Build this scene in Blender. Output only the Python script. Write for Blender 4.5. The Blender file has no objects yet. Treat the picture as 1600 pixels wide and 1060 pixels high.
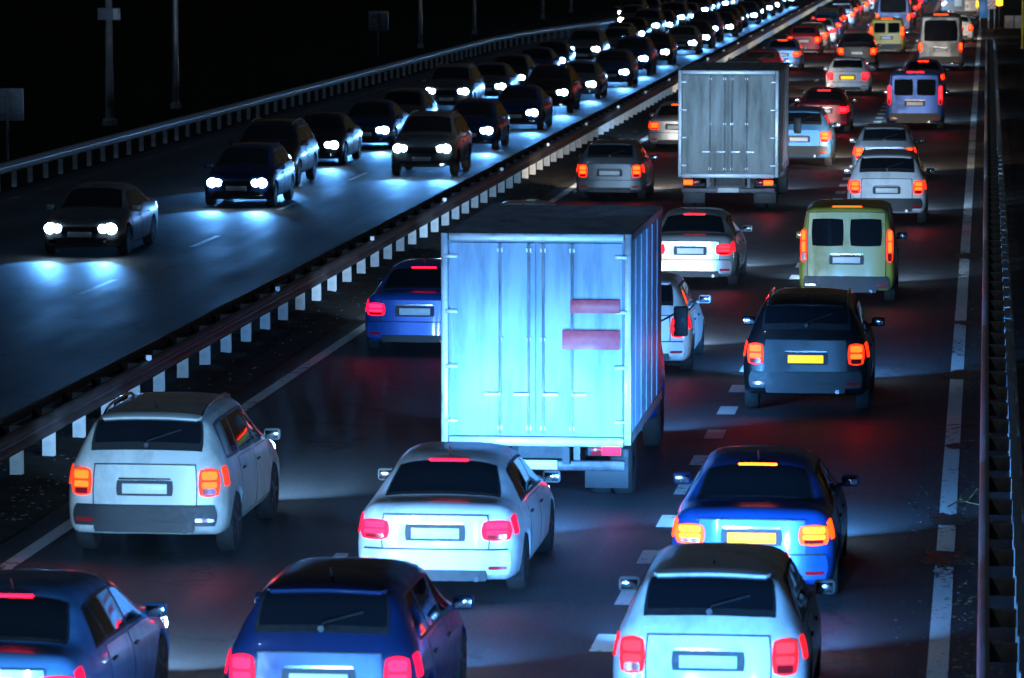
import bpy, bmesh, math, random
import numpy as np
from mathutils import Vector, Matrix
random.seed(7)
rng = np.random.default_rng(7)
SC = bpy.context.scene
COL = SC.collection
R = math.radians

# ------------------------------------------------------------------ camera
CAM_H = 7.43
cd = bpy.data.cameras.new('camera')
cam = bpy.data.objects.new('camera', cd)
COL.objects.link(cam)
cam.location = (0, 0, CAM_H)
cam.rotation_euler = (R(90 - 5.578), 0, R(6.144))
cd.sensor_width = 36
cd.lens = 154.58
cd.clip_start = 0.5
cd.clip_end = 6000
cd.dof.use_dof = True
cd.dof.focus_distance = 72
cd.dof.aperture_fstop = 3.6
SC.camera = cam

# ------------------------------------------------------------------ night sky, faint blue lamp added as fill
world = bpy.data.worlds.new('World')
SC.world = world
world.use_nodes = True
wn = world.node_tree.nodes
bg = wn['Background']
sky = wn.new('ShaderNodeTexSky')
sky.sky_type = 'NISHITA'
sky.sun_disc = False
sky.sun_elevation = R(-3.6)
sky.sun_rotation = R(40)
world.node_tree.links.new(sky.outputs[0], bg.inputs[0])
bg.inputs[1].default_value = 0.15
sd = bpy.data.lights.new('sun', 'SUN')
sd.energy = 0.16
sd.angle = R(0.5)
sd.color = (0.38, 0.62, 1.0)
sun = bpy.data.objects.new('sun', sd)
COL.objects.link(sun)
sun.rotation_euler = (R(40), 0, R(-40))
vs = SC.view_settings
SC.display_settings.display_device = 'sRGB'
vs.view_transform = 'Standard'
vs.look = 'None'
vs.gamma = 1
vs.use_curve_mapping = False
vs.exposure = 0.0
SC.render.engine = 'CYCLES'
cy = SC.cycles
cy.use_denoising = True
cy.max_bounces = 5
cy.diffuse_bounces = 2
cy.glossy_bounces = 3
cy.transmission_bounces = 2
cy.use_light_tree = True
cy.sample_clamp_indirect = 4
cy.sample_clamp_direct = 0
cy.caustics_reflective = False
cy.caustics_refractive = False

HEAD_COL = (0.09, 0.38, 1.0)      # cold xenon / LED headlamps

# ------------------------------------------------------------------ materials
MATS = {}
def principled(name, col, rough=0.5, metal=0.0, spec=0.5, emit=None, estr=0.0, coat=0.0):
    if name in MATS: return MATS[name]
    m = bpy.data.materials.new(name); m.use_nodes = True
    b = m.node_tree.nodes['Principled BSDF']
    b.inputs['Base Color'].default_value = (*col, 1)
    b.inputs['Roughness'].default_value = rough
    b.inputs['Metallic'].default_value = metal
    b.inputs['Specular IOR Level'].default_value = spec
    b.inputs['Coat Weight'].default_value = coat
    b.inputs['Coat Roughness'].default_value = 0.06
    if emit:
        b.inputs['Emission Color'].default_value = (*emit, 1)
        b.inputs['Emission Strength'].default_value = estr
    MATS[name] = m
    return m

def noisy(name, c1, c2, scale=4.0, detail=6, rough=(0.5, 0.7), bump=0.0, bscale=None, metal=0.0, stretch=(1, 1, 1), spec=0.5, lo=0.35, hi=0.65, coat=0.0, bdist=0.02):
    if name in MATS: return MATS[name]
    m = principled(name, c1, rough[0], metal, spec, coat=coat)
    nt = m.node_tree; n = nt.nodes; L = nt.links
    b = n['Principled BSDF']
    tc = n.new('ShaderNodeTexCoord'); mp = n.new('ShaderNodeMapping'); mp.inputs['Scale'].default_value = stretch
    L.new(tc.outputs['Object'], mp.inputs[0])
    nz = n.new('ShaderNodeTexNoise'); nz.inputs['Scale'].default_value = scale; nz.inputs['Detail'].default_value = detail; nz.inputs['Roughness'].default_value = .65
    L.new(mp.outputs[0], nz.inputs['Vector'])
    rp = n.new('ShaderNodeValToRGB'); rp.color_ramp.elements[0].position = lo; rp.color_ramp.elements[1].position = hi
    rp.color_ramp.elements[0].color = (*c1, 1); rp.color_ramp.elements[1].color = (*c2, 1)
    L.new(nz.outputs[0], rp.inputs[0]); L.new(rp.outputs[0], b.inputs['Base Color'])
    mr = n.new('ShaderNodeMapRange'); mr.inputs[1].default_value = lo; mr.inputs[2].default_value = hi; mr.inputs[3].default_value = rough[0]; mr.inputs[4].default_value = rough[1]
    L.new(nz.outputs[0], mr.inputs[0]); L.new(mr.outputs[0], b.inputs['Roughness'])
    if bump:
        n2 = n.new('ShaderNodeTexNoise'); n2.inputs['Scale'].default_value = bscale or scale * 8; n2.inputs['Detail'].default_value = 5
        L.new(mp.outputs[0], n2.inputs['Vector'])
        bp = n.new('ShaderNodeBump'); bp.inputs['Strength'].default_value = bump; bp.inputs['Distance'].default_value = bdist
        L.new(n2.outputs[0], bp.inputs['Height']); L.new(bp.outputs[0], b.inputs['Normal'])
    return m

def asphalt_material():
    m = principled('asphalt', (0.04, 0.042, 0.046), 0.42)
    nt = m.node_tree; n = nt.nodes; L = nt.links; b = n['Principled BSDF']
    tc = n.new('ShaderNodeTexCoord')
    def noise(scale, stretch, detail=5, rough=.6):
        mp = n.new('ShaderNodeMapping'); mp.inputs['Scale'].default_value = stretch
        L.new(tc.outputs['Object'], mp.inputs[0])
        z = n.new('ShaderNodeTexNoise'); z.inputs['Scale'].default_value = scale; z.inputs['Detail'].default_value = detail; z.inputs['Roughness'].default_value = rough
        L.new(mp.outputs[0], z.inputs['Vector']); return z.outputs[0]
    def maprange(v, a, c, d, e):
        r = n.new('ShaderNodeMapRange'); r.inputs[1].default_value = a; r.inputs[2].default_value = c; r.inputs[3].default_value = d; r.inputs[4].default_value = e
        L.new(v, r.inputs[0]); return r.outputs[0]
    def math_(op, a, c):
        k = n.new('ShaderNodeMath'); k.operation = op
        for i, v in enumerate((a, c)):
            if isinstance(v, (int, float)): k.inputs[i].default_value = v
            else: L.new(v, k.inputs[i])
        return k.outputs[0]
    streak = noise(1.3, (1.6, 0.05, 1), 4)
    blotch = noise(0.35, (1, 0.5, 1), 5)
    grain = noise(26, (1, .8, 1), 6, .85)
    sx = n.new('ShaderNodeSeparateXYZ'); L.new(tc.outputs['Object'], sx.inputs[0])
    vor = n.new('ShaderNodeTexVoronoi'); vor.feature = 'DISTANCE_TO_EDGE'; vor.inputs['Scale'].default_value = .22
    wv = n.new('ShaderNodeTexNoise'); wv.inputs['Scale'].default_value = 1.1; wv.inputs['Detail'].default_value = 6
    vm = n.new('ShaderNodeVectorMath'); vm.operation = 'MULTIPLY_ADD'; vm.inputs[1].default_value = (2.4, 2.4, 0)
    L.new(tc.outputs['Object'], wv.inputs['Vector']); L.new(wv.outputs['Color'], vm.inputs[0]); L.new(tc.outputs['Object'], vm.inputs[2]); L.new(vm.outputs[0], vor.inputs['Vector'])
    crack = maprange(vor.outputs['Distance'], .0, .012, .25, 1.0)
    wheel = n.new('ShaderNodeMath'); wheel.operation = 'SINE'
    wm = n.new('ShaderNodeMath'); wm.operation = 'MULTIPLY_ADD'; wm.inputs[1].default_value = 2 * math.pi / 1.8; wm.inputs[2].default_value = .9
    L.new(sx.outputs['X'], wm.inputs[0]); L.new(wm.outputs[0], wheel.inputs[0])
    tracks = maprange(wheel.outputs[0], -1, 1, .80, 1.18)
    v = math_('ADD', math_('MULTIPLY', streak, .5), math_('MULTIPLY', blotch, .5))
    shade = maprange(v, .35, .65, .72, 1.3)
    shade = math_('MULTIPLY', shade, maprange(grain, .35, .65, .25, 1.85))
    shade = math_('MULTIPLY', math_('MULTIPLY', shade, crack), tracks)
    mix = n.new('ShaderNodeMix'); mix.data_type = 'RGBA'; mix.blend_type = 'MULTIPLY'; mix.inputs[0].default_value = 1
    mix.inputs[6].default_value = (0.046, 0.047, 0.050, 1)
    cc = n.new('ShaderNodeCombineColor')
    for i in range(3): L.new(shade, cc.inputs[i])
    L.new(cc.outputs[0], mix.inputs[7]); L.new(mix.outputs[2], b.inputs['Base Color'])
    L.new(maprange(v, .35, .65, .50, .72), b.inputs['Roughness'])
    b.inputs['Specular IOR Level'].default_value = .32
    bp = n.new('ShaderNodeBump'); bp.inputs['Strength'].default_value = .55; bp.inputs['Distance'].default_value = .012
    L.new(grain, bp.inputs['Height']); L.new(bp.outputs[0], b.inputs['Normal'])
    return m

def paint_line_material(name, wear):
    """white thermoplastic road paint, worn through to the asphalt"""
    m = principled(name, (0.7, 0.7, 0.68), 0.55)
    nt = m.node_tree; n = nt.nodes; L = nt.links; b = n['Principled BSDF']
    tc = n.new('ShaderNodeTexCoord'); mp = n.new('ShaderNodeMapping'); mp.inputs['Scale'].default_value = (1, .6, 1)
    L.new(tc.outputs['Object'], mp.inputs[0])
    a = n.new('ShaderNodeTexNoise'); a.inputs['Scale'].default_value = 9; a.inputs['Detail'].default_value = 8; a.inputs['Roughness'].default_value = .75
    c = n.new('ShaderNodeTexNoise'); c.inputs['Scale'].default_value = .8; c.inputs['Detail'].default_value = 3
    L.new(mp.outputs[0], a.inputs['Vector']); L.new(mp.outputs[0], c.inputs['Vector'])
    s = n.new('ShaderNodeMath'); s.operation = 'MULTIPLY_ADD'; L.new(c.outputs[0], s.inputs[0]); s.inputs[1].default_value = .5; L.new(a.outputs[0], s.inputs[2])
    rp = n.new('ShaderNodeValToRGB'); rp.color_ramp.elements[0].position = wear; rp.color_ramp.elements[1].position = wear + .05
    rp.color_ramp.elements[0].color = (0.05, 0.05, 0.052, 1); rp.color_ramp.elements[1].color = (0.66, 0.67, 0.66, 1)
    L.new(s.outputs[0], rp.inputs[0]); L.new(rp.outputs[0], b.inputs['Base Color'])
    bp = n.new('ShaderNodeBump'); bp.inputs['Strength'].default_value = .4; bp.inputs['Distance'].default_value = .006
    L.new(s.outputs[0], bp.inputs['Height']); L.new(bp.outputs[0], b.inputs['Normal'])
    return m

M_ASPH = asphalt_material()
M_LINE = paint_line_material('line_paint', .62)
M_WORN = paint_line_material('worn_line_paint', .64)
M_FAINT = paint_line_material('faint_line_paint', .84)
M_SOIL = noisy('dark_soil', (.012, .011, .010), (.04, .035, .03), 3, 8, (.8, .95), .8, 14, stretch=(.5, 2.2, 1), spec=.2, bdist=.05)
M_VERGE = noisy('dark_verge', (.006, .007, .005), (.016, .018, .011), 1.5, 8, (.9, 1), .8, 9, spec=.05, bdist=.08)
M_GALV = noisy('galvanised_steel', (.34, .36, .38), (.50, .52, .54), 3, 6, (.34, .55), .1, 30, metal=.75, stretch=(1, .4, 1))
M_GALVD = noisy('dark_steel', (.06, .06, .065), (.15, .15, .16), 3, 6, (.4, .6), .1, 30, metal=.6, stretch=(1, .3, 1))
M_POST = noisy('pale_post_paint', (.42, .45, .46), (.60, .62, .62), 6, 6, (.5, .7), .1, 40)
M_RUST = noisy('rusty_spacer', (.24, .19, .14), (.42, .34, .26), 10, 6, (.6, .8), .2, 60)
M_REFL = principled('reflector_white', (.9, .92, .95), .25, emit=None)
M_CONC = noisy('pole_concrete', (.22, .22, .22), (.32, .32, .31), 4, 6, (.6, .8), .2, 30)
M_STEELP = noisy('pole_steel', (.25, .26, .27), (.36, .37, .38), 3, 5, (.35, .5), .05, 20, metal=.5)
M_SIGNB = noisy('sign_back', (.22, .24, .26), (.30, .32, .34), 4, 5, (.45, .6), .05, 20, metal=.3)
M_GLASS = principled('dark_glass', (.008, .010, .013), .04, 0, .9)
M_BLACK = noisy('black_plastic', (.012, .012, .013), (.022, .022, .023), 20, 4, (.45, .6), .1, 80)
M_TYRE = noisy('tyre_rubber', (.010, .010, .010), (.02, .02, .02), 14, 4, (.7, .85), .2, 60)
M_RIM = noisy('alloy_rim', (.35, .36, .37), (.48, .49, .5), 8, 4, (.25, .4), 0, metal=.8)
M_PLATE = noisy('number_plate', (.70, .70, .68), (.80, .80, .78), 12, 4, (.35, .45), spec=.5)
M_PLATEL = principled('glowing_number_plate', (.62, .36, .02), .5, 0, .2, emit=(1.0, .36, .008), estr=2.2)  # light falling on the plate is put in as its own glow
M_CHROME = principled('chrome', (.75, .76, .78), .12, 1.0)
M_RED = principled('tail_lamp_red', (.5, .01, .01), .55, 0, .12, emit=(1.0, .010, .02), estr=1.8)
M_REDE = principled('lamp_element_red', (.5, .01, .01), .55, 0, .12, emit=(1.0, .003, .006), estr=26.0)
M_RED2 = principled('tail_lamp_crimson', (.5, .01, .02), .55, 0, .12, emit=(1.0, .004, .05), estr=1.9)
M_RED2E = principled('lamp_element_crimson', (.5, .01, .02), .55, 0, .12, emit=(1.0, .002, .012), estr=24.0)
M_HOT = principled('tail_lamp_orange', (.6, .05, .01), .55, 0, .12, emit=(1.0, .022, .003), estr=2.2)
M_HOTE = principled('lamp_element_orange', (.6, .1, .01), .55, 0, .12, emit=(1.0, .012, .001), estr=28.0)
M_YEL = principled('tail_lamp_yellow', (.6, .1, .01), .55, 0, .12, emit=(1.0, .05, .002), estr=4.0)
M_YELE = principled('lamp_element_yellow', (.6, .2, .01), .55, 0, .12, emit=(1.0, .10, .003), estr=20.0)
M_DARKRED = principled('red_lamp_off', (.30, .008, .01), .2)
LAMP_IN = {'tail_lamp_yellow': M_YELE, 'tail_lamp_red': M_REDE, 'tail_lamp_crimson': M_RED2E, 'tail_lamp_orange': M_HOTE}
M_AMB = principled('indicator_amber', (.8, .3, .02), .2, emit=(1.0, .36, .01), estr=8.0)
LAMP_IN['indicator_amber'] = M_AMB
M_DEADRED = principled('red_reflector', (.45, .01, .015), .15)
M_REDBOARD = noisy('red_board_paint', (.55, .06, .09), (.65, .09, .13), 14, 3, (.3, .4))
M_HEAD = principled('headlamp_white', (.9, .9, .9), .1, emit=(.50, .78, 1.0), estr=45.0)
M_HEADW = principled('headlamp_warm', (.9, .9, .9), .1, emit=(1.0, .86, .62), estr=40.0)

def paint(name, col, metal=.25, rough=.32):
    d = tuple(c * .50 for c in col)
    return noisy('paint_' + name, d, col, 1.6, 8, (rough + .25, rough), metal=metal, coat=.35, lo=.28, hi=.52, stretch=(1, 1, .7))
P = {
    'white': paint('white', (.74, .75, .76), 0), 'cream': paint('cream', (.66, .64, .56), 0),
    'silver': paint('silver', (.46, .48, .50), .5), 'grey': paint('grey', (.16, .165, .17), .4),
    'blue': paint('blue', (.015, .10, .42), .3), 'navy': paint('navy', (.012, .035, .12), .3),
    'skyblue': paint('skyblue', (.10, .30, .58), .3), 'black': paint('black', (.012, .012, .014), .2),
    'yellow': paint('yellow', (.62, .46, .02), 0), 'olive': paint('olive', (.40, .34, .05), 0),
    'maroon': paint('maroon', (.14, .012, .03), .3), 'red': paint('red', (.42, .02, .03), .2),
    'purple': paint('purple', (.16, .09, .26), .3), 'sage': paint('sage', (.30, .34, .31), 0),
}
M_BOXW = noisy('box_panel_pale_blue', (.20, .31, .42), (.44, .60, .76), 1.5, 9, (.6, .4), .05, 6, stretch=(2.2, 1, .35), lo=.30, hi=.55)
M_BOXG = noisy('box_panel_grey', (.16, .17, .16), (.40, .43, .41), 1.5, 9, (.65, .45), .05, 6, stretch=(2.2, 1, .35), lo=.30, hi=.58)

# ------------------------------------------------------------------ helpers
def tag(o, label=None, cat=None, group=None, kind=None):
    if label: o['label'] = label
    if cat: o['category'] = cat
    if group: o['group'] = group
    if kind: o['kind'] = kind
    return o

def empty(name, loc=(0, 0, 0), rz=0):
    o = bpy.data.objects.new(name, None); COL.objects.link(o)
    o.location = loc; o.rotation_euler = (0, 0, rz); o.empty_display_size = .3
    return o

def link_bm(name, bm, mat, parent=None, smooth=True, angle=35):
    me = bpy.data.meshes.new(name)
    bm.normal_update()
    if smooth:
        a = R(angle)
        for f in bm.faces: f.smooth = True
        for e in bm.edges:
            e.smooth = not (len(e.link_faces) == 2 and e.calc_face_angle(0) > a)
    bm.to_mesh(me); bm.free()
    me.materials.append(mat)
    o = bpy.data.objects.new(name, me); COL.objects.link(o)
    if parent: o.parent = parent
    return o

def add_box(bm, cx, cy, cz, sx, sy, sz, bev=0.0, seg=2):
    r = bmesh.ops.create_cube(bm, size=1, matrix=Matrix.Translation((cx, cy, cz)) @ Matrix.Diagonal((sx, sy, sz, 1)))
    if bev:
        vs_ = set(r['verts'])
        es = [e for e in bm.edges if e.verts[0] in vs_ and e.verts[1] in vs_]
        bmesh.ops.bevel(bm, geom=es, offset=bev, segments=seg, affect='EDGES', profile=.5)
    return bm

def box_obj(name, c, s, mat, parent=None, bev=.01):
    bm = bmesh.new(); add_box(bm, *c, *s, bev)
    return link_bm(name, bm, mat, parent)

def add_lathe(bm, prof, n=20, axis='Z', origin=(0, 0, 0)):
    """prof: list of (radius, height)"""
    rings = []
    for r, h in prof:
        ring = []
        for k in range(n):
            a = 2 * math.pi * k / n
            c, s = r * math.cos(a), r * math.sin(a)
            if axis == 'Z': p = (c, s, h)
            elif axis == 'X': p = (h, c, s)
            else: p = (c, h, s)
            ring.append(bm.verts.new((p[0] + origin[0], p[1] + origin[1], p[2] + origin[2])))
        rings.append(ring)
    for a, b in zip(rings, rings[1:]):
        for k in range(n):
            bm.faces.new((a[k], a[(k + 1) % n], b[(k + 1) % n], b[k]))
    bm.faces.new(list(reversed(rings[0]))); bm.faces.new(rings[-1])
    bmesh.ops.recalc_face_normals(bm, faces=bm.faces)
    return bm

def add_tube(bm, pts, rad, n=8):
    rings = []
    for i, p in enumerate(pts):
        p = Vector(p)
        d = (Vector(pts[min(i + 1, len(pts) - 1)]) - Vector(pts[max(i - 1, 0)])).normalized()
        u = d.orthogonal().normalized() if abs(d.z) > .9 else d.cross(Vector((0, 0, 1))).normalized()
        w = d.cross(u)
        rings.append([bm.verts.new(p + rad * (math.cos(2 * math.pi * k / n) * u + math.sin(2 * math.pi * k / n) * w)) for k in range(n)])
    for a, b in zip(rings, rings[1:]):
        for k in range(n): bm.faces.new((a[k], a[(k + 1) % n], b[(k + 1) % n], b[k]))
    bm.faces.new(rings[0]); bm.faces.new(rings[-1])
    bmesh.ops.recalc_face_normals(bm, faces=bm.faces)
    return bm

def copy_tree(o, parent=None):
    c = o.copy(); COL.objects.link(c)
    if parent: c.parent = parent
    for ch in KIDS.get(o.name, ()):
        KIDS.setdefault(c.name, []).append(copy_tree(ch, c))
    return c
KIDS = {}
def register(root):
    """remember the children of each object under root (fast lookup for copies)"""
    allc = {}
    for o in COL.objects:
        if o.parent: allc.setdefault(o.parent.name, []).append(o)
    def rec(o):
        KIDS[o.name] = allc.get(o.name, [])
        for c in KIDS[o.name]: rec(c)
    rec(root)

# ------------------------------------------------------------------ the ground
def sheet(name, x0, x1, y0, y1, z, mat, nx=1, ny=1, jitter=0, kind='structure'):
    bm = bmesh.new()
    g = [[bm.verts.new((x0 + (x1 - x0) * i / nx, y0 + (y1 - y0) * j / ny, z + (random.uniform(-jitter, jitter) if 0 < i < nx else 0))) for i in range(nx + 1)] for j in range(ny + 1)]
    for j in range(ny):
        for i in range(nx): bm.faces.new((g[j][i], g[j][i + 1], g[j + 1][i + 1], g[j + 1][i]))
    o = link_bm(name, bm, mat, None, jitter > 0, 80)
    if kind: o['kind'] = kind
    return o

sheet('ground', -2500, 2500, -400, 4500, -0.30, M_VERGE)
Y0, Y1 = 8, 1500
sheet('road', -11.45, 0.42, Y0, Y1, 0.0, M_ASPH)
sheet('opposite_road', -25.75, -13.30, Y0, Y1, 0.0, M_ASPH)

# the median strip of bare soil, slightly domed; verges left and right
def strip(name, xs, zs, mat, y0=Y0, y1=420, dy=.5, j=.02):
    bm = bmesh.new(); rows = []
    n = int((y1 - y0) / dy)
    for k in range(n + 1):
        y = y0 + k * dy
        rows.append([bm.verts.new((x + (random.uniform(-j, j) if 0 < i < len(xs) - 1 else 0), y, z + (random.uniform(-j, j) if 0 < i < len(xs) - 1 else 0))) for i, (x, z) in enumerate(zip(xs, zs))])
    for a, b in zip(rows, rows[1:]):
        for i in range(len(xs) - 1): bm.faces.new((a[i], a[i + 1], b[i + 1], b[i]))
    o = link_bm(name, bm, mat, None, True, 80); o['kind'] = 'structure'
    return o
strip('median_strip', [-13.32, -13.2, -12.9, -12.6, -12.3, -12.0, -11.7, -11.43], [-.02, .03, .06, .07, .06, .05, .03, -.02], M_SOIL, dy=.3)
strip('verge', [.40, .5, .8, 1.2, 1.8, 2.6, 3.6, 5, 8, 14, 30], [-.02, .01, .03, .02, -.02, -.06, -.1, -.12, -.15, -.2, -.3], M_SOIL, dy=.6)
strip('left_verge', [-90, -60, -45, -38, -34, -31, -28.6, -27, -26.2, -25.73], [-.3, -.2, -.1, -.15, -.2, -.15, -.08, -.02, .01, -.02], M_VERGE, y1=900, dy=1.5, j=.05)

def painted(name, x0, x1, spans, mat, z=.004):
    bm = bmesh.new()
    for a, b in spans:
        bm.faces.new([bm.verts.new(p) for p in ((x0, a, z), (x1, a, z), (x1, b, z), (x0, b, z))])
    o = link_bm(name, bm, mat, None, False); o['kind'] = 'structure'
    return o
def subdiv(a, b, s): return [(a + k * s, min(a + (k + 1) * s, b)) for k in range(int(math.ceil((b - a) / s)))]
painted('edge_line', -.515, -.305, [(Y0, 277)], M_WORN)
painted('median_edge_line', -11.10, -10.90, [(Y0, 900)], M_LINE)
painted('short_dash_line', -3.91, -3.64, [(43.55 + 3.0 * k, 44.62 + 3.0 * k) for k in range(-11, 160)], M_LINE)
painted('lane_dash_line', -7.43, -7.27, [(47.0 + 12 * k, 50.0 + 12 * k) for k in range(-3, 60)], M_LINE)
painted('opposite_dash_line', -17.50, -17.36, [(83.6 + 12.1 * k, 87.0 + 12.1 * k) for k in range(-5, 60)], M_WORN)
painted('opposite_dash_line', -21.35, -21.21, [(83.6 + 12.1 * k, 87.0 + 12.1 * k) for k in range(-5, 60)], M_FAINT)
painted('opposite_edge_line', -25.05, -24.88, [(Y0, 900)], M_FAINT)
painted('opposite_median_line', -13.98, -13.82, [(Y0, 900)], M_FAINT)

# litter, leaves and stones on the shoulder beside the right barrier and on the median
def litter(name, n, xr, yr, mat, smin, smax, flat=.35, z=.006):
    bm = bmesh.new()
    for _ in range(n):
        x = random.uniform(*xr); y = yr[0] + (yr[1] - yr[0]) * random.random() ** 1.7
        s = random.uniform(smin, smax); a = random.uniform(0, 6.28)
        pts = []
        k = random.choice((4, 5, 6))
        for i in range(k):
            t = a + 6.283 * i / k; r = s * random.uniform(.6, 1.2)
            pts.append((x + r * math.cos(t), y + r * math.sin(t) * 1.6, z + random.uniform(0, .25) * s))
        top = bm.verts.new((x + random.uniform(-.3, .3) * s, y, z + s * flat))
        vs_ = [bm.verts.new(p) for p in pts]
        for i in range(k): bm.faces.new((vs_[i], vs_[(i + 1) % k], top))
    o = link_bm(name, bm, mat, None, False); tag(o, kind='stuff')
    return o
M_LEAF = noisy('dead_leaf', (.10, .07, .03), (.30, .24, .10), 6, 4, (.5, .7))
M_STONE = noisy('pale_grit', (.12, .13, .14), (.38, .40, .42), 3, 4, (.5, .8))
litter('dead_leaves', 420, (-.28, .22), (42, 150), M_LEAF, .012, .045)
litter('shoulder_grit', 1500, (-.9, .30), (40, 200), M_STONE, .006, .022)
litter('median_grit', 1500, (-13.2, -11.5), (52, 260), M_STONE, .008, .035, z=.05)
litter('verge_grit', 1200, (.6, 3.2), (40, 260), M_STONE, .01, .05, z=.0)
litter('carriageway_grit', 260, (-11, -.6), (42, 130), M_STONE, .004, .012, z=.004)

# broken tar patches that cross the edge line
def blot(name, c, rx, ry, mat, z=.0075):
    bm = bmesh.new(); k = 26
    ctr = bm.verts.new((c[0], c[1], z)); vs_ = []
    for i in range(k):
        t = 6.283 * i / k; r = random.uniform(.65, 1.15)
        vs_.append(bm.verts.new((c[0] + rx * r * math.cos(t), c[1] + ry * r * math.sin(t), z)))
    for i in range(k): bm.faces.new((ctr, vs_[i], vs_[(i + 1) % k]))
    o = link_bm(name, bm, mat, None, False); o['kind'] = 'structure'; return o
M_TAR = noisy('tar_patch', (.012, .012, .013), (.03, .03, .03), 8, 6, (.25, .5), .5, 30)
for y, rx, ry in ((50.3, .34, .75), (53.6, .30, .55), (70.5, .3, .8), (79.5, .28, .5), (95, .33, 1.0), (61.0, .18, .35)):
    blot('tar_patch', (-.36, y), rx, ry, M_TAR)

# ------------------------------------------------------------------ crash barriers
W_PROF = [(-.03, .455), (.00, .45), (.055, .475), (.075, .515), (.055, .555), (.012, .585), (.012, .615), (.055, .645), (.075, .685), (.055, .725), (.00, .75), (-.03, .745)]
def rail_mesh(name, mat, side, length=4.0):
    """a W-beam section whose corrugation bulges towards +x (side=1) or -x"""
    bm = bmesh.new()
    out = [(x * side, z) for x, z in W_PROF]
    inn = [((x - .006) * side, z) for x, z in W_PROF]
    def row(y): return [bm.verts.new((x, y, z)) for x, z in out], [bm.verts.new((x, y, z)) for x, z in inn]
    a, b = row(0.0), row(length + .02)
    n = len(out)
    for i in range(n - 1):
        bm.faces.new((a[0][i], a[0][i + 1], b[0][i + 1], b[0][i]))
        bm.faces.new((a[1][i + 1], a[1][i], b[1][i], b[1][i + 1]))
    for r in (a, b):
        for i in range(n - 1): bm.faces.new((r[0][i], r[1][i], r[1][i + 1], r[0][i + 1]))
    for i in (0, n - 1): bm.faces.new((a[0][i], b[0][i], b[1][i], a[1][i]))
    bmesh.ops.recalc_face_normals(bm, faces=bm.faces)
    o = link_bm(name, bm, mat, None, True, 40)
    return o

def inst(src, loc, parent, name=None):
    c = src.copy(); COL.objects.link(c); c.location = loc; c.parent = parent
    if name: c.name = name
    return c

def barrier(name, label, x, y0, y1, parts, shear=None):
    root = empty(name, (x, 0, 0)); tag(root, label, 'crash barrier')
    for src, step, off, dx in parts:
        src.parent = root
        k = 0
        y = y0 + off
        while y < y1:
            o = src if k == 0 else inst(src, (0, 0, 0), root)
            bend = shear(y) if shear else 0
            o.location = (dx + bend, y, 0)
            if shear and step >= 3.9:
                o.rotation_euler = (0, 0, -math.atan2(shear(y + step) - bend, step))
            k += 1; y += step
    return root

def ipost(name, mat, w, d, h, flange=.012):
    bm = bmesh.new()
    add_box(bm, 0, -d / 2, h / 2 - .1, w, flange, h + .2, .002, 1)      # plate towards the traffic
    add_box(bm, -w / 2 + .006, 0, h / 2 - .1, .012, d - flange - .002, h + .2)
    add_box(bm, 0, d / 2, h / 2 - .1, w, flange, h + .2)
    return link_bm(name, bm, mat, None, False)

def reflector(mat):
    bm = bmesh.new()
    add_box(bm, 0, 0, .765, .03, .05, .03)
    add_box(bm, 0, -.012, .80, .085, .02, .075, .008)
    return link_bm('reflector', bm, mat, None, False)

# median: two rails back to back
barrier('median_barrier', 'long double sided steel crash barrier on pale posts between the two carriageways', -12.6, 30, 420, [
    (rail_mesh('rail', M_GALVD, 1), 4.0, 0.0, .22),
    (rail_mesh('rail', M_GALVD, -1), 4.0, 0.0, -.24),  # dark colour of the back rail stands in for its unlit inside
    (ipost('post', M_POST, .165, .10, .70), 2.0, .15, .03),
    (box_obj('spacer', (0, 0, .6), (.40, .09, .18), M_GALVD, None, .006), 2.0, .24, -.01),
    (reflector(M_REFL), 12.0, 10.1, .27),
])
# right edge: one rail on rusty spacer blocks with posts and a back channel
def right_post():
    bm = bmesh.new()
    add_box(bm, 0, 0, .33, .012, .14, .86)
    add_box(bm, .045, -.064, .33, .078, .012, .86)
    add_box(bm, .045, .064, .33, .078, .012, .86)
    return link_bm('post', bm, M_POST, None, False)
barrier('roadside_barrier', 'steel crash barrier with rusty spacer blocks along the right edge line', .05, 28, 232, [
    (rail_mesh('rail', M_GALV, -1), 4.0, 0.0, .0),
    (box_obj('spacer', (.155, 0, .60), (.29, .13, .17), M_RUST, None, .006), 2.0, .4, 0),
    (right_post(), 2.0, .4, .315),
    (box_obj('back_channel', (.42, 2.0, .62), (.05, 4.0, .12), M_RUST, None, .006), 4.005, 0.0, 0),
])
# left of the oncoming carriageway
def left_bend(y): return 0.0018 * max(0, y - 225) ** 2
barrier('far_barrier', 'bright galvanised crash barrier left of the oncoming carriageway', -25.95, 96, 266, [
    (rail_mesh('rail', M_GALV, 1), 4.0, 0.0, .07),
    (ipost('post', M_POST, .12, .10, .70), 2.0, .35, -.08),
    (box_obj('spacer', (0, 0, .6), (.10, .09, .2), M_GALV, None, .006), 2.0, .35, 0.0),
], left_bend)

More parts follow.
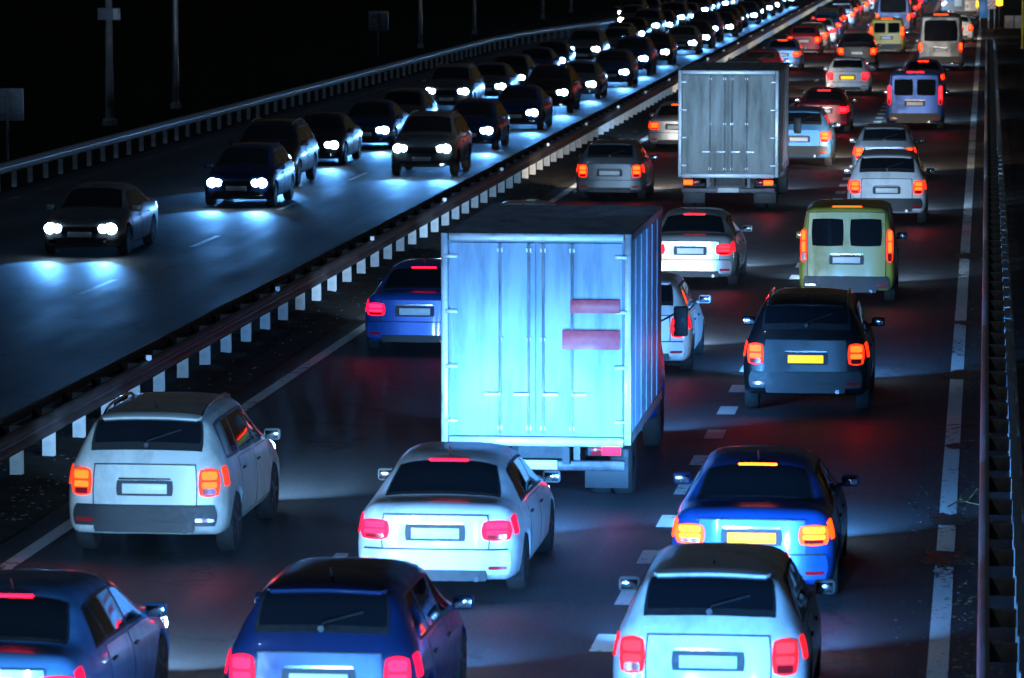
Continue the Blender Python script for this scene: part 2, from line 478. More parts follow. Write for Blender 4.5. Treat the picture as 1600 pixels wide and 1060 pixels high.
# ------------------------------------------------------------------ poles and signs on the left verge
POLES = [(-30.67, 152.5, .27, 'thick', 'thick concrete pole carrying a small metal box, leftmost pole on the dark verge'),
         (-30.68, 165.3, .22, 'lamp', 'tall tapered steel pole just right of the thick pole with the box'),
         (-30.80, 239.3, .19, 'lamp', 'tapered steel pole just right of the small distant sign board'),
         (-31.09, 267.3, .15, 'lamp', 'thin steel pole second from the small distant sign board'),
         (-30.81, 306.3, .17, 'lamp', 'thin steel pole behind the far end of the bright crash barrier'),
         (-30.70, 326.1, .14, 'lamp', 'faint thin pole deepest in the dark beyond the bright crash barrier')]
for x, y, w, kind, lab in POLES:
    p = empty('concrete_pole' if kind == 'thick' else 'steel_pole', (x, y, -.2))
    tag(p, lab, 'pole', 'poles along the left verge')
    bm = bmesh.new()
    r = w / 2
    add_lathe(bm, [(r * 1.12, -.3), (r * 1.1, 1.8), (r, 2.2), (r * .62, 11), (r * .5, 11.05)], 16)
    link_bm('shaft', bm, M_CONC if kind == 'thick' else M_STEELP, p)
    bm = bmesh.new(); add_lathe(bm, [(r * 1.9, 0), (r * 1.9, .25), (r * 1.5, .32), (r * 1.15, .33)], 16)
    link_bm('footing', bm, M_CONC, p)
    box_obj('access_door', (0, -r * 1.08, 1.0), (w * .5, .03, .5), M_STEELP, p, .006)
    if kind == 'thick':
        bx = box_obj('junction_box', (.03, -.12, 3.98), (.74, .34, .42), M_SIGNB, p, .015)
        box_obj('lid', (.30, -.30, 3.98), (.16, .02, .38), M_PLATE, bx, .004)
    else:
        bm = bmesh.new(); add_tube(bm, [(0, 0, 10.9), (.3, -.1, 11.5), (1.3, -.3, 11.9)], r * .4, 8)
        link_bm('arm', bm, M_STEELP, p)
        box_obj('lamp_head', (1.6, -.36, 11.93), (.7, .28, .14), M_SIGNB, p, .04)
for x, y, w, h, zc, lab in ((-29.36, 130.4, .92, .98, 1.72, 'dark rear of a rectangular road sign on a single post at the left picture edge'),
                            (-31.19, 225.2, 1.0, 1.02, 1.86, 'small dark road sign seen from behind between the lamp poles')):
    p = empty('road_sign', (x, y, -.15)); tag(p, lab, 'road sign', 'sign backs on the left verge')
    bm = bmesh.new(); add_lathe(bm, [(.04, -.2), (.04, zc + h * .5 - .05), (.02, zc + h * .5 - .04)], 10); link_bm('post', bm, M_STEELP, p)
    box_obj('panel', (0, .065, zc), (w, .03, h), M_SIGNB, p, .012)
    for dz in (-.28, .28): box_obj('bracket', (0, .035, zc + dz * h), (w * .8, .03, .05), M_STEELP, p, .006)
    box_obj('lit_edge', (w / 2 + .012, .065, zc), (.02, .045, h * .98), M_GALV, p, .004)  # paler strip put on for the light along the right edge

# ------------------------------------------------------------------ vehicles
def pchip(xs, ys):
    xs = np.asarray(xs, float); ys = np.asarray(ys, float)
    h = np.diff(xs); d = np.diff(ys) / h
    m = np.zeros_like(ys)
    m[0], m[-1] = d[0], d[-1]
    for i in range(1, len(xs) - 1):
        if d[i - 1] * d[i] > 0:
            w1, w2 = 2 * h[i] + h[i - 1], h[i] + 2 * h[i - 1]
            m[i] = (w1 + w2) / (w1 / d[i - 1] + w2 / d[i])
    def f(x):
        x = min(max(x, xs[0]), xs[-1]); i = min(int(np.searchsorted(xs, x, 'right')) - 1, len(xs) - 2); i = max(i, 0)
        t = (x - xs[i]) / h[i]
        return ((1 + 2 * t) * (1 - t) ** 2 * ys[i] + t * (1 - t) ** 2 * h[i] * m[i] + t * t * (3 - 2 * t) * ys[i + 1] + t * t * (t - 1) * h[i] * m[i + 1])
    return f

class Hull:
    """a car body as a loft of half rings along y; r=0 roof centre ... r=8 floor centre"""
    def __init__(self, st, W, bow_r=.10, bow_f=.28, lean_r=0., lean_f=0., rnd=.10):
        # st rows: y, z_top, w_top(cantrail half width), z_ct, w_sh, z_sh, w_mid, z_bot
        self.W = W; self.y0 = st[0][0]; self.y1 = st[-1][0]; self.bow_r, self.bow_f, self.lean_r, self.lean_f, self.rnd = bow_r, bow_f, lean_r, lean_f, rnd
        ys = [s[0] for s in st]
        self.f = [pchip(ys, [s[k] for s in st]) for k in range(1, 8)]
    def ctrl(self, y):
        zt, wt, zc, wsh, zsh, wm, zb = (f(y) for f in self.f)
        return np.array([(0, zt), (wt * .62, zt - .012), (wt, zc), (wsh, zsh), (wm, zsh - (zsh - zb) * .33), (wm, zsh - (zsh - zb) * .66), (wm - .03, zb + .07), (wm - .12, zb), (0, zb)])
    def ring(self, y, r):
        c = self.ctrl(y); s = 1 if r >= 0 else -1; a = abs(r)
        i = min(int(a), 7); t = a - i
        def g(k):
            if k < 0: return c[-k] * (-1, 1)
            if k > 8: return c[16 - k] * (-1, 1)
            return c[k]
        p0, p1, p2, p3 = g(i - 1), g(i), g(i + 1), g(i + 2)
        k = .42
        m1, m2 = k * (p2 - p0), k * (p3 - p1)
        l = np.linalg.norm(p2 - p1) + 1e-9
        for m in (m1, m2):
            n = np.linalg.norm(m)
            if n > l * .9: m *= l * .9 / n
        p = (2 * t ** 3 - 3 * t ** 2 + 1) * p1 + (t ** 3 - 2 * t ** 2 + t) * m1 + (-2 * t ** 3 + 3 * t ** 2) * p2 + (t ** 3 - t ** 2) * m2
        d = min(y - self.y0, self.y1 - y)
        if d < self.rnd:
            e = self.rnd * (1 - math.sqrt(max(0, 1 - (1 - d / self.rnd) ** 2)))
            zc = (c[0][1] + c[8][1]) / 2; hh = (c[0][1] - c[8][1]) / 2
            p = np.array([p[0] * (1 - e / self.W), zc + (p[1] - zc) * (1 - e / hh)])
        return Vector((s * p[0], y, p[1]))
    def deform(self, p):
        x, y, z = p
        def ss(t): t = min(max(t, 0), 1); return t * t * (3 - 2 * t)
        q = (x / self.W) ** 2
        y += ss(1 - (y - self.y0) / .9) * (self.bow_r * q * q + self.lean_r * (z - .6))
        y -= ss(1 - (self.y1 - y) / 1.2) * (self.bow_f * q * q + self.lean_f * (z - .5))
        return Vector((x, y, z))
    def body(self, name, mat, parent, wheels, wr):
        bm = bmesh.new()
        d = self.rnd
        ys = [self.y0, self.y0 + d * .06, self.y0 + d * .2, self.y0 + d * .5] + list(np.linspace(self.y0 + d, self.y1 - d, 40)) + [self.y1 - d * .5, self.y1 - d * .2, self.y1 - d * .06, self.y1]
        rs = [i * .5 for i in range(-16, 17)][:-1]
        rows = [[bm.verts.new(self.ring(y, r)) for r in rs] for y in ys]
        n = len(rs)
        for a, b in zip(rows, rows[1:]):
            for k in range(n): bm.faces.new((a[k], a[(k + 1) % n], b[(k + 1) % n], b[k]))
        for row in (rows[0], rows[-1]):
            # strips across the cap: rs index 16 is r=0; pairs +-
            prev = [row[16]]
            for j in range(1, 17):
                l, rr = row[16 - j], row[(16 + j) % n]
                cur = [l] if l is rr else [l] + [bm.verts.new(l.co.lerp(rr.co, t / 8)) for t in range(1, 8)] + [rr]
                if len(prev) == 1 and len(cur) > 1:
                    for t in range(8): bm.faces.new((prev[0], cur[t], cur[t + 1]))
                elif len(cur) == 1:
                    for t in range(8): bm.faces.new((prev[t], prev[t + 1], cur[0]))
                else:
                    for t in range(8): bm.faces.new((prev[t], cur[t], cur[t + 1], prev[t + 1]))
                prev = cur
        for v in bm.verts: v.co = self.deform(v.co)
        bmesh.ops.recalc_face_normals(bm, faces=bm.faces)
        o = link_bm(name, bm, mat, parent, True, 40)
        # wheel arches
        cb = bmesh.new()
        for wy in wheels:
            for s in (-1, 1):
                add_lathe(cb, [(wr + .055, s * (self.W - .27)), (wr + .055, s * (self.W + .3))], 28, 'X', (0, wy, wr - .01))
        cut = link_bm('cutter', cb, mat, None, False)
        md = o.modifiers.new('arch', 'BOOLEAN'); md.operation = 'DIFFERENCE'; md.object = cut; md.solver = 'EXACT'
        dg = bpy.context.evaluated_depsgraph_get()
        me = bpy.data.meshes.new_from_object(o.evaluated_get(dg))
        o.modifiers.clear(); old = o.data; o.data = me; me.name = name
        bpy.data.meshes.remove(old)
        bpy.data.objects.remove(cut)
        return o
    def patch(self, name, mat, parent, fn, na=8, nb=6, off=.006, depth=.03, rnd=.25, smooth=True):
        """fn(p,q) in [-1,1]^2 -> undeformed point; lifted along the normal by off, skirt sunk by depth"""
        bm = bmesh.new(); C = Vector((0, (self.y0 + self.y1) / 2, .7))
        top, low = [], []
        for j in range(nb + 1):
            rt, rl = [], []
            for i in range(na + 1):
                p, q = -1 + 2 * i / na, -1 + 2 * j / nb
                p2, q2 = p * math.sqrt(1 - rnd * q * q / 2), q * math.sqrt(1 - rnd * p * p / 2)
                e = 1e-3
                P0 = self.deform(fn(p2, q2))
                u = self.deform(fn(p2 + e, q2)) - self.deform(fn(p2 - e, q2)); v = self.deform(fn(p2, q2 + e)) - self.deform(fn(p2, q2 - e))
                N = u.cross(v)
                if N.length < 1e-12: N = P0 - C
                N.normalize()
                if N.dot(P0 - C) < 0: N = -N
                rt.append(bm.verts.new(P0 + N * off)); rl.append(bm.verts.new(P0 - N * depth))
            top.append(rt); low.append(rl)
        for j in range(nb):
            for i in range(na): bm.faces.new((top[j][i], top[j][i + 1], top[j + 1][i + 1], top[j + 1][i]))
        bt = [top[0][i] for i in range(na + 1)] + [top[j][na] for j in range(1, nb + 1)] + [top[nb][i] for i in range(na - 1, -1, -1)] + [top[j][0] for j in range(nb - 1, 0, -1)]
        bl = [low[0][i] for i in range(na + 1)] + [low[j][na] for j in range(1, nb + 1)] + [low[nb][i] for i in range(na - 1, -1, -1)] + [low[j][0] for j in range(nb - 1, 0, -1)]
        used = set(bl)
        for row in low:
            for v in row:
                if v not in used: bm.verts.remove(v)
        n = len(bt)
        for k in range(n): bm.faces.new((bt[k], bl[k], bl[(k + 1) % n], bt[(k + 1) % n]))
        bmesh.ops.recalc_face_normals(bm, faces=bm.faces)
        # make sure the outer face points outwards
        f0 = top[nb // 2][na // 2].link_faces[0]
        if f0.normal.dot(top[nb // 2][na // 2].co - C) < 0: bmesh.ops.reverse_faces(bm, faces=bm.faces)
        return link_bm(name, bm, mat, parent, smooth, 40)
    # parametric regions
    def side(self, s, ya, yb, ra, rb, slant_a=0., slant_b=0.):
        def fn(p, q):
            t = (q + 1) / 2                                  # q=-1 top (ra) .. q=1 bottom (rb)
            a, b = ya + slant_a * (1 - t), yb + slant_b * (1 - t)
            return self.ring(a + (b - a) * (p + 1) / 2, s * (ra + (rb - ra) * t))
        return fn
    def top(self, ya, yb, ra, rb=None):
        rb = ra if rb is None else rb
        def fn(p, q):
            t = (q + 1) / 2
            return self.ring(ya + (yb - ya) * t, p * (ra + (rb - ra) * t))
        return fn
    def cap(self, end, xa, xb, za, zb, taper=0.):
        y = self.y0 if end == 'r' else self.y1
        def fn(p, q):
            z = za + (zb - za) * (q + 1) / 2
            a, b = xa, xb
            k = 1 - taper * (q + 1) / 2
            return Vector(((a + (b - a) * (p + 1) / 2) * k, y, z))
        return fn

def wheel(parent, x, y, r, w, s):
    bm = bmesh.new()
    add_lathe(bm, [(r * .62, -w / 2), (r * .93, -w / 2), (r, -w * .32), (r, w * .32), (r * .93, w / 2), (r * .62, w / 2)], 28, 'X')
    o = link_bm('wheel', bm, M_TYRE, parent); o.location = (x, y, r)
    bm = bmesh.new()
    add_lathe(bm, [(r * .62, -.05), (r * .64, .052), (r * .60, .055), (r * .55, .02)], 24, 'X')
    for k in range(5):
        a = 2 * math.pi * k / 5
        ca, sa = math.cos(a), math.sin(a)
        m = Matrix.Translation((.045, ca * r * .32, sa * r * .32)) @ Matrix.Rotation(a, 4, 'X') @ Matrix.Diagonal((.02, r * .58, r * .15, 1))
        bmesh.ops.create_cube(bm, size=1, matrix=m)
    if s < 0:
        for v in bm.verts: v.co.x = -v.co.x
        bmesh.ops.reverse_faces(bm, faces=bm.faces)
    rim = link_bm('rim', bm, M_RIM, o); rim.location = (s * (w / 2 - .055), 0, 0)
    return o

SPOTS = {}
BEAM = 900
WARM = (1.0, .84, .66)
NEUTRAL = (.40, .66, 1.0)
def beam(parent, loc, energy, size=62, dirx=0., down=2.6, col=HEAD_COL, key='std'):
    k = (key, energy, size, col)
    if k not in SPOTS:
        l = bpy.data.lights.new('headlight_beam', 'SPOT')
        l.energy = energy; l.spot_size = R(size); l.spot_blend = .9; l.shadow_soft_size = .05; l.color = col
        SPOTS[k] = l
    o = bpy.data.objects.new('headlight_beam', SPOTS[k]); COL.objects.link(o)
    o.parent = parent; o.location = loc
    o.rotation_euler = (R(90 - down), 0, dirx)          # looks along +y
    return o

def plate(parent, y, z, s, mat=None, x=0):
    o = box_obj('number_plate', (x, y, z), (.52, .014, .115), mat or M_PLATE, parent, .004)
    return o

def make_car(spec):
    """returns the parent empty; front looks along +y"""
    root = empty(spec['name'])
    H = Hull(spec['st'], spec['W'], spec.get('bow_r', .10), spec.get('bow_f', .26), spec.get('lean_r', 0), spec.get('lean_f', .0), spec.get('rnd', .10))
    wr = spec['wr']; wy = spec['wheels']; W = H.W
    pm = P['white']
    H.body('body', pm, root, wy, wr)
    van = spec.get('van', False)
    # black rubbers round the glass and the gaps round the panels
    def rim(fn, off=.003): H.patch('window_seal', M_BLACK, root, fn, 10, 5, off, .01, .16)
    def gap(fn, parent=None): H.patch('panel_gap', M_BLACK, parent or root, fn, 10, 8, .0035, .006, .08)
    rim(H.top(spec['wind'][0] - .04, spec['wind'][1] + .05, 1.80, 1.88))
    if not van: rim(H.top(spec['rear_glass'][0] - .05, spec['rear_glass'][1] + .025, 1.83, 1.80))
    for (a, b, sa, sb) in spec['side_glass']:
        for s in (-1, 1): rim(H.side(s, a - .03, b + .03, 2.14, 2.92, sa, sb), .002)
    for (a, b) in spec['doors']:
        for s in (-1, 1): gap(H.side(s, a - .014, b + .014, 2.99, 5.80))
    tg = spec['tailgate']; gap(H.cap('r', -tg[2] - .015, tg[2] + .015, tg[0] - .016, tg[1] + .014, .02))
    bz = spec['bumper']; H.patch('panel_gap', M_BLACK, root, H.cap('r', -H.W * .86, H.W * .86, bz[1] - .02, bz[1] + .016), 14, 2, .012, .01, .05)
    pz_ = spec['plate_z']
    H.patch('plate_recess', M_BLACK, root, H.cap('r', -.33, .33, pz_ - .085, pz_ + .095), 8, 4, .0085 if pz_ > bz[1] else .037, .004, .12)
    H.patch('plate_trim', M_CHROME, root, H.cap('r', -.31, .31, pz_ + .10, pz_ + .122), 8, 2, .016, .006, .2)
    if not van and spec['name'] != 'sedan':
        a_, b_ = spec['rear_glass']
        H.patch('spoiler', pm, root, H.top(b_ - .01, b_ + .14, 1.55, 1.7), 12, 4, .035, .02, .15)
        p0 = H.deform(H.ring(a_ - .02, 0)); p1 = H.deform(H.ring(a_ + .09, .9)); 
        bm = bmesh.new(); add_tube(bm, [(p0.x, p0.y - .03, p0.z + .01), (p0.x + .02, p0.y - .015, p0.z + .05), (p1.x, p1.y - .02, p1.z + .015)], .010, 6); add_lathe(bm, [(.03, -.02), (.025, .02)], 10, 'Y', (p0.x, p0.y - .02, p0.z))
        link_bm('wiper', bm, M_BLACK, root)
    # glass
    ya, yb = spec['wind']; H.patch('windshield', M_GLASS, root, H.top(ya, yb, 1.72, 1.80), 12, 6, .005, .02, .12)
    if not van:
        ya, yb = spec['rear_glass']; H.patch('rear_window', M_GLASS, root, H.top(ya, yb, 1.74, 1.70), 12, 6, .005, .02, .2)
    else:
        z0, z1, hw = spec['rear_glass']
        if spec.get('split'):
            for s in (-1, 1): H.patch('rear_window', M_GLASS, root, H.cap('r', min(s * .06, s * hw), max(s * .06, s * hw), z0, z1), 8, 6, .016, .006, .2)
        else: H.patch('rear_window', M_GLASS, root, H.cap('r', -hw, hw, z0, z1, .06), 12, 6, .016, .006, .22)
    for (a, b, sa, sb) in spec['side_glass']:
        for s in (-1, 1): H.patch('side_window', M_GLASS, root, H.side(s, a, b, 2.22, 2.84, sa, sb), 8, 5, .004, .02, .12)
    for (a, b) in spec['doors']:
        for s in (-1, 1):
            d = H.patch('door', pm, root, H.side(s, a, b, 3.02, 5.75), 8, 8, .004, .015, .06)
            hp = H.deform(H.ring(a + .16, s * 3.55))
            h = box_obj('handle', (hp.x + s * .012, hp.y, hp.z), (.03, .17, .025), M_BLACK, d, .008)
    # tail panel
    zt0, zt1, hw = spec['tailgate']
    H.patch('tailgate', pm, root, H.cap('r', -hw, hw, zt0, zt1, .02), 14, 8, .006, .015, .08)
    zb0, zb1 = spec['bumper']
    H.patch('rear_bumper', M_BLACK if spec.get('dark_bumper') else pm, root, H.cap('r', -W * .88, W * .88, zb0, zb1), 16, 4, .035, .03, .12)
    H.patch('diffuser', M_BLACK, root, H.cap('r', -W * .62, W * .62, zb0 - .07, zb0 + .05), 12, 3, .042, .03, .12)
    for s in (-1, 1):
        (xa, xb, za, zb) = spec['tail']
        t = H.patch('tail_light', M_RED, root, H.cap('r', min(s * xa, s * xb), max(s * xa, s * xb), za, zb), 8, 8, .014, .05, .55)
        zc = za + (zb - za) * .24
        if spec.get('corner', True):
            H.patch('lamp_return', M_RED, t, H.side(s, H.y0 + H.rnd * .55, H.y0 + .24, *spec.get('corner_r', (3.05, 3.9))), 5, 5, .008, .03, .25)
        xm = (xa + xb) / 2; hx = (xb - xa) * .32
        zm, zh = za + (zb - za) * .62, (zb - za) * .27
        tall = (zb - za) > .5
        for (ea, eb, ec, ed) in (((.14, .86, .60, .90), (.14, .86, .30, .52)) if not tall else ((.22, .78, .30, .62), (.22, .78, .66, .95))):
            x0_, x1_ = xa + (xb - xa) * ea, xa + (xb - xa) * eb
            H.patch('lamp_element', M_REDE, t, H.cap('r', min(s * x0_, s * x1_), max(s * x0_, s * x1_), za + (zb - za) * ec, za + (zb - za) * ed), 6, 3, .020, .01, .35)
        H.patch('reversing_lens', M_DEADRED, t, H.cap('r', s * xm - hx, s * xm + hx, za + .02, zc + .02), 3, 2, .019, .01, .3)
        H.patch('reflector', M_DEADRED, root, H.cap('r', min(s * .55, s * .74) * W / .88, max(s * .55, s * .74) * W / .88, zb0 + .05, zb0 + .09), 4, 2, .04, .02, .3)
    # high brake lamp and wiper
    bl = spec['brake_lamp']
    H.patch('brake_lamp', M_REDE, root, H.top(bl[0], bl[1], .55), 6, 2, .012, .02, .2)
    pz = spec['plate_z']; yp = H.deform(Vector((0, H.y0, pz))).y
    plate(root, yp - (.048 if pz < zb1 else .016), pz, 1, M_PLATEL if spec.get('glow_plate') else M_PLATE)
    bm = bmesh.new(); add_lathe(bm, [(.032, 0), (.032, .16)], 12, 'Y', (W * .5, H.y0 - .06, zb0 - .045)); link_bm('exhaust', bm, M_CHROME, root)
    # front
    (xa, xb, za, zb) = spec['head']
    for s in (-1, 1):
        t = H.patch('headlight', M_GLASS, root, H.cap('f', min(s * xa, s * xb), max(s * xa, s * xb), za, zb), 6, 5, .012, .05, .35)
        for fx_, rr in ((.64, .128), (.16, .10)):
            c = H.deform(Vector((s * (xa + (xb - xa) * fx_), H.y1, (za + zb) / 2)))
            bm = bmesh.new(); bmesh.ops.create_icosphere(bm, subdivisions=2, radius=rr, matrix=Matrix.Translation((c.x, c.y - .005, c.z)) @ Matrix.Diagonal((1.1, .45, .95, 1)))
            link_bm('lamp_lens', bm, M_HEAD, t)
        H.patch('front_reflector', M_DEADRED if False else M_CHROME, root, H.cap('f', min(s * .5, s * .68), max(s * .5, s * .68), .30, .37), 4, 2, .02, .02, .3)
    H.patch('grille', M_BLACK, root, H.cap('f', -xa * .92, xa * .92, za - .05, zb - .03), 10, 4, .014, .03, .15)
    H.patch('air_intake', M_BLACK, root, H.cap('f', -W * .66, W * .66, .27, .42), 10, 3, .016, .03, .2)
    yp = H.deform(Vector((0, H.y1, .49))).y
    plate(root, yp + .02, .49, 1)
    # mirrors, wheels, roof aerial
    my = spec['mirror']
    for s in (-1, 1):
        m = H.deform(H.ring(my, s * 2.9))
        bm = bmesh.new(); add_box(bm, m.x + s * .13, m.y, m.z + .06, .20, .10, .14, .035, 3); add_box(bm, m.x + s * .02, m.y + .01, m.z + .01, .08, .05, .04)
        mi = link_bm('mirror', bm, pm, root)
        box_obj('mirror_glass', (m.x + s * .13, m.y - .052, m.z + .06), (.16, .006, .10), M_CHROME, mi, .002)
        for y in wy: wheel(root, s * (W - .115), y, wr, .205, s)
    az = H.ring(spec['aerial'], 0)
    bm = bmesh.new(); add_tube(bm, [tuple(az), (0, az.y - .12, az.z + .12)], .008, 6); link_bm('aerial', bm, M_BLACK, root)
    if spec.get('rails'):
        for s in (-1, 1):
            a, b = spec['rails']
            pts = []
            for t in np.linspace(0, 1, 9):
                q = H.deform(H.ring(a + (b - a) * t, s * 1.62)); q.z += .05 * min(1, 6 * min(t, 1 - t)); pts.append(tuple(q))
            bm = bmesh.new(); add_tube(bm, pts, .018, 8); link_bm('roof_rail', bm, M_CHROME, root)
    root['_len'] = H.y1 - H.y0
    HULLS[spec['name']] = H
    return root
HULLS = {}

# station rows: y, z_top, w_ct, z_ct, w_sh, z_sh, w_mid, z_bot
HATCH = dict(name='hatchback', W=.89, wr=.315, wheels=(-1.28, 1.30), bow_r=.13, bow_f=.30, lean_r=.10, lean_f=.08, rnd=.11,
    st=[(-2.05, 1.00, .66, .985, .80, .93, .85, .24), (-1.93, 1.14, .645, 1.10, .815, .945, .87, .22), (-1.62, 1.43, .60, 1.375, .83, .95, .885, .2), (-.8, 1.50, .60, 1.42, .835, .93, .89, .2),
        (0, 1.495, .60, 1.41, .83, .91, .89, .2), (.42, 1.43, .60, 1.35, .825, .90, .89, .2), (1.10, 1.02, .68, .975, .81, .89, .885, .2), (1.3, .975, .66, .945, .80, .87, .88, .2), (1.85, .86, .60, .83, .76, .77, .87, .21), (2.08, .74, .56, .72, .70, .68, .82, .25)],
    wind=(.47, 1.06), rear_glass=(-1.90, -1.63), side_glass=[(-1.45, -.83, .22, 0), (-.76, .08, 0, 0), (.15, .88, 0, -.50)], doors=[(-1.02, -.05), (.0, 1.0)],
    tailgate=(.52, .95, .56), bumper=(.30, .53), tail=(.57, .80, .60, .93), brake_lamp=(-1.60, -1.56), plate_z=.72, head=(.42, .74, .55, .70), mirror=.80, aerial=-1.2)
SEDAN = dict(name='sedan', W=.91, wr=.325, wheels=(-1.40, 1.42), bow_r=.16, bow_f=.30, lean_r=.06, lean_f=.08, rnd=.11,
    st=[(-2.32, .97, .68, .955, .79, .90, .85, .25), (-2.15, 1.04, .69, 1.02, .815, .93, .87, .22), (-1.72, 1.07, .69, 1.03, .83, .94, .89, .2), (-1.05, 1.38, .59, 1.30, .845, .94, .905, .19), (-.5, 1.45, .59, 1.36, .845, .93, .91, .19),
        (0, 1.45, .59, 1.36, .84, .91, .91, .19), (.40, 1.38, .60, 1.30, .84, .90, .91, .19), (1.12, 1.0, .70, .96, .83, .88, .905, .19), (1.4, .95, .68, .92, .82, .86, .9, .2), (2.08, .84, .62, .81, .77, .75, .88, .21), (2.34, .72, .58, .70, .70, .66, .82, .25)],
    wind=(.46, 1.08), rear_glass=(-1.62, -1.10), side_glass=[(-1.30, -.86, .34, 0), (-.80, .06, 0, 0), (.12, .90, 0, -.52)], doors=[(-1.0, -.03), (.02, 1.02)],
    tailgate=(.55, .93, .58), bumper=(.30, .56), tail=(.50, .82, .66, .88), brake_lamp=(-1.09, -1.05), plate_z=.74, head=(.44, .78, .54, .68), mirror=.82, aerial=-.9)
SUV = dict(name='suv', W=.94, wr=.36, wheels=(-1.33, 1.36), bow_r=.12, bow_f=.24, lean_r=.09, lean_f=.05, rnd=.12,
    st=[(-2.2, 1.16, .72, 1.13, .85, 1.06, .90, .33), (-2.1, 1.32, .70, 1.27, .87, 1.08, .92, .30), (-1.86, 1.60, .66, 1.53, .88, 1.09, .935, .28), (-.8, 1.70, .655, 1.60, .885, 1.07, .94, .28),
        (0, 1.70, .655, 1.60, .885, 1.05, .94, .28), (.42, 1.62, .655, 1.53, .88, 1.04, .94, .28), (1.08, 1.20, .74, 1.15, .87, 1.03, .935, .28), (1.3, 1.14, .72, 1.1, .86, 1.0, .93, .28), (1.95, 1.03, .66, .99, .82, .90, .92, .29), (2.22, .88, .62, .86, .76, .80, .87, .33)],
    wind=(.48, 1.05), rear_glass=(-2.08, -1.88), side_glass=[(-1.72, -.90, .12, 0), (-.83, .06, 0, 0), (.13, .88, 0, -.48)], doors=[(-1.02, -.05), (.0, 1.0)],
    tailgate=(.62, 1.10, .60), bumper=(.40, .63), dark_bumper=True, tail=(.62, .86, .74, 1.06), brake_lamp=(-1.84, -1.79), plate_z=.83, head=(.46, .80, .70, .86), mirror=.80, aerial=-1.4, rails=(-1.7, .2))
# station wagon / minivan with an upright back
VAN = dict(name='small_van', W=.92, wr=.325, wheels=(-1.35, 1.42), bow_r=.05, bow_f=.26, lean_r=.06, lean_f=.06, rnd=.09, van=True,
    st=[(-2.2, 1.82, .76, 1.74, .86, 1.02, .89, .27), (-1.9, 1.85, .77, 1.77, .875, 1.03, .905, .24), (-.8, 1.86, .77, 1.78, .88, 1.02, .92, .23), (.2, 1.84, .77, 1.76, .88, 1.0, .92, .23), (.6, 1.76, .76, 1.68, .875, .99, .92, .23),
        (1.3, 1.16, .76, 1.10, .86, .98, .915, .23), (1.5, 1.10, .74, 1.05, .85, .95, .91, .23), (1.98, .98, .66, .93, .80, .84, .89, .24), (2.2, .82, .62, .80, .74, .75, .84, .28)],
    wind=(.66, 1.26), rear_glass=(1.10, 1.62, .66), split=True, side_glass=[(.22, 1.0, 0, -.46)], doors=[(.1, 1.12)],
    tailgate=(.52, 1.74, .74), bumper=(.30, .52), dark_bumper=True, tail=(.75, .875, .80, 1.42), corner=False, brake_lamp=(-2.08, -2.04), plate_z=.84, head=(.46, .78, .62, .80), mirror=1.0, aerial=.1)
MINIBUS = dict(name='minibus', W=1.06, wr=.36, wheels=(-1.7, 1.9), bow_r=.04, bow_f=.20, lean_r=.03, lean_f=.03, rnd=.10, van=True,
    st=[(-2.9, 2.55, .88, 2.44, 1.01, 1.16, 1.04, .34), (-2.6, 2.60, .90, 2.48, 1.02, 1.16, 1.05, .30), (-1, 2.62, .90, 2.50, 1.03, 1.16, 1.06, .29), (1.0, 2.60, .90, 2.48, 1.03, 1.15, 1.06, .29), (1.5, 2.50, .88, 2.38, 1.02, 1.14, 1.06, .29),
        (2.2, 1.42, .86, 1.36, .99, 1.12, 1.05, .29), (2.7, 1.18, .80, 1.12, .92, 1.02, 1.03, .30), (2.9, 1.0, .76, .98, .86, .9, .97, .34)],
    wind=(1.56, 2.14), rear_glass=(1.35, 2.34, .80), side_glass=[(-2.5, -1.3, 0, 0), (-1.2, 0, 0, 0), (.1, 1.0, 0, 0), (1.1, 1.85, 0, -.40)], doors=[(1.02, 1.98)],
    tailgate=(.62, 2.46, .86), bumper=(.38, .64), dark_bumper=True, tail=(.86, 1.0, .86, 1.30), corner=False, brake_lamp=(-2.74, -2.70), plate_z=.96, head=(.54, .92, .70, .92), mirror=1.9, aerial=.4)

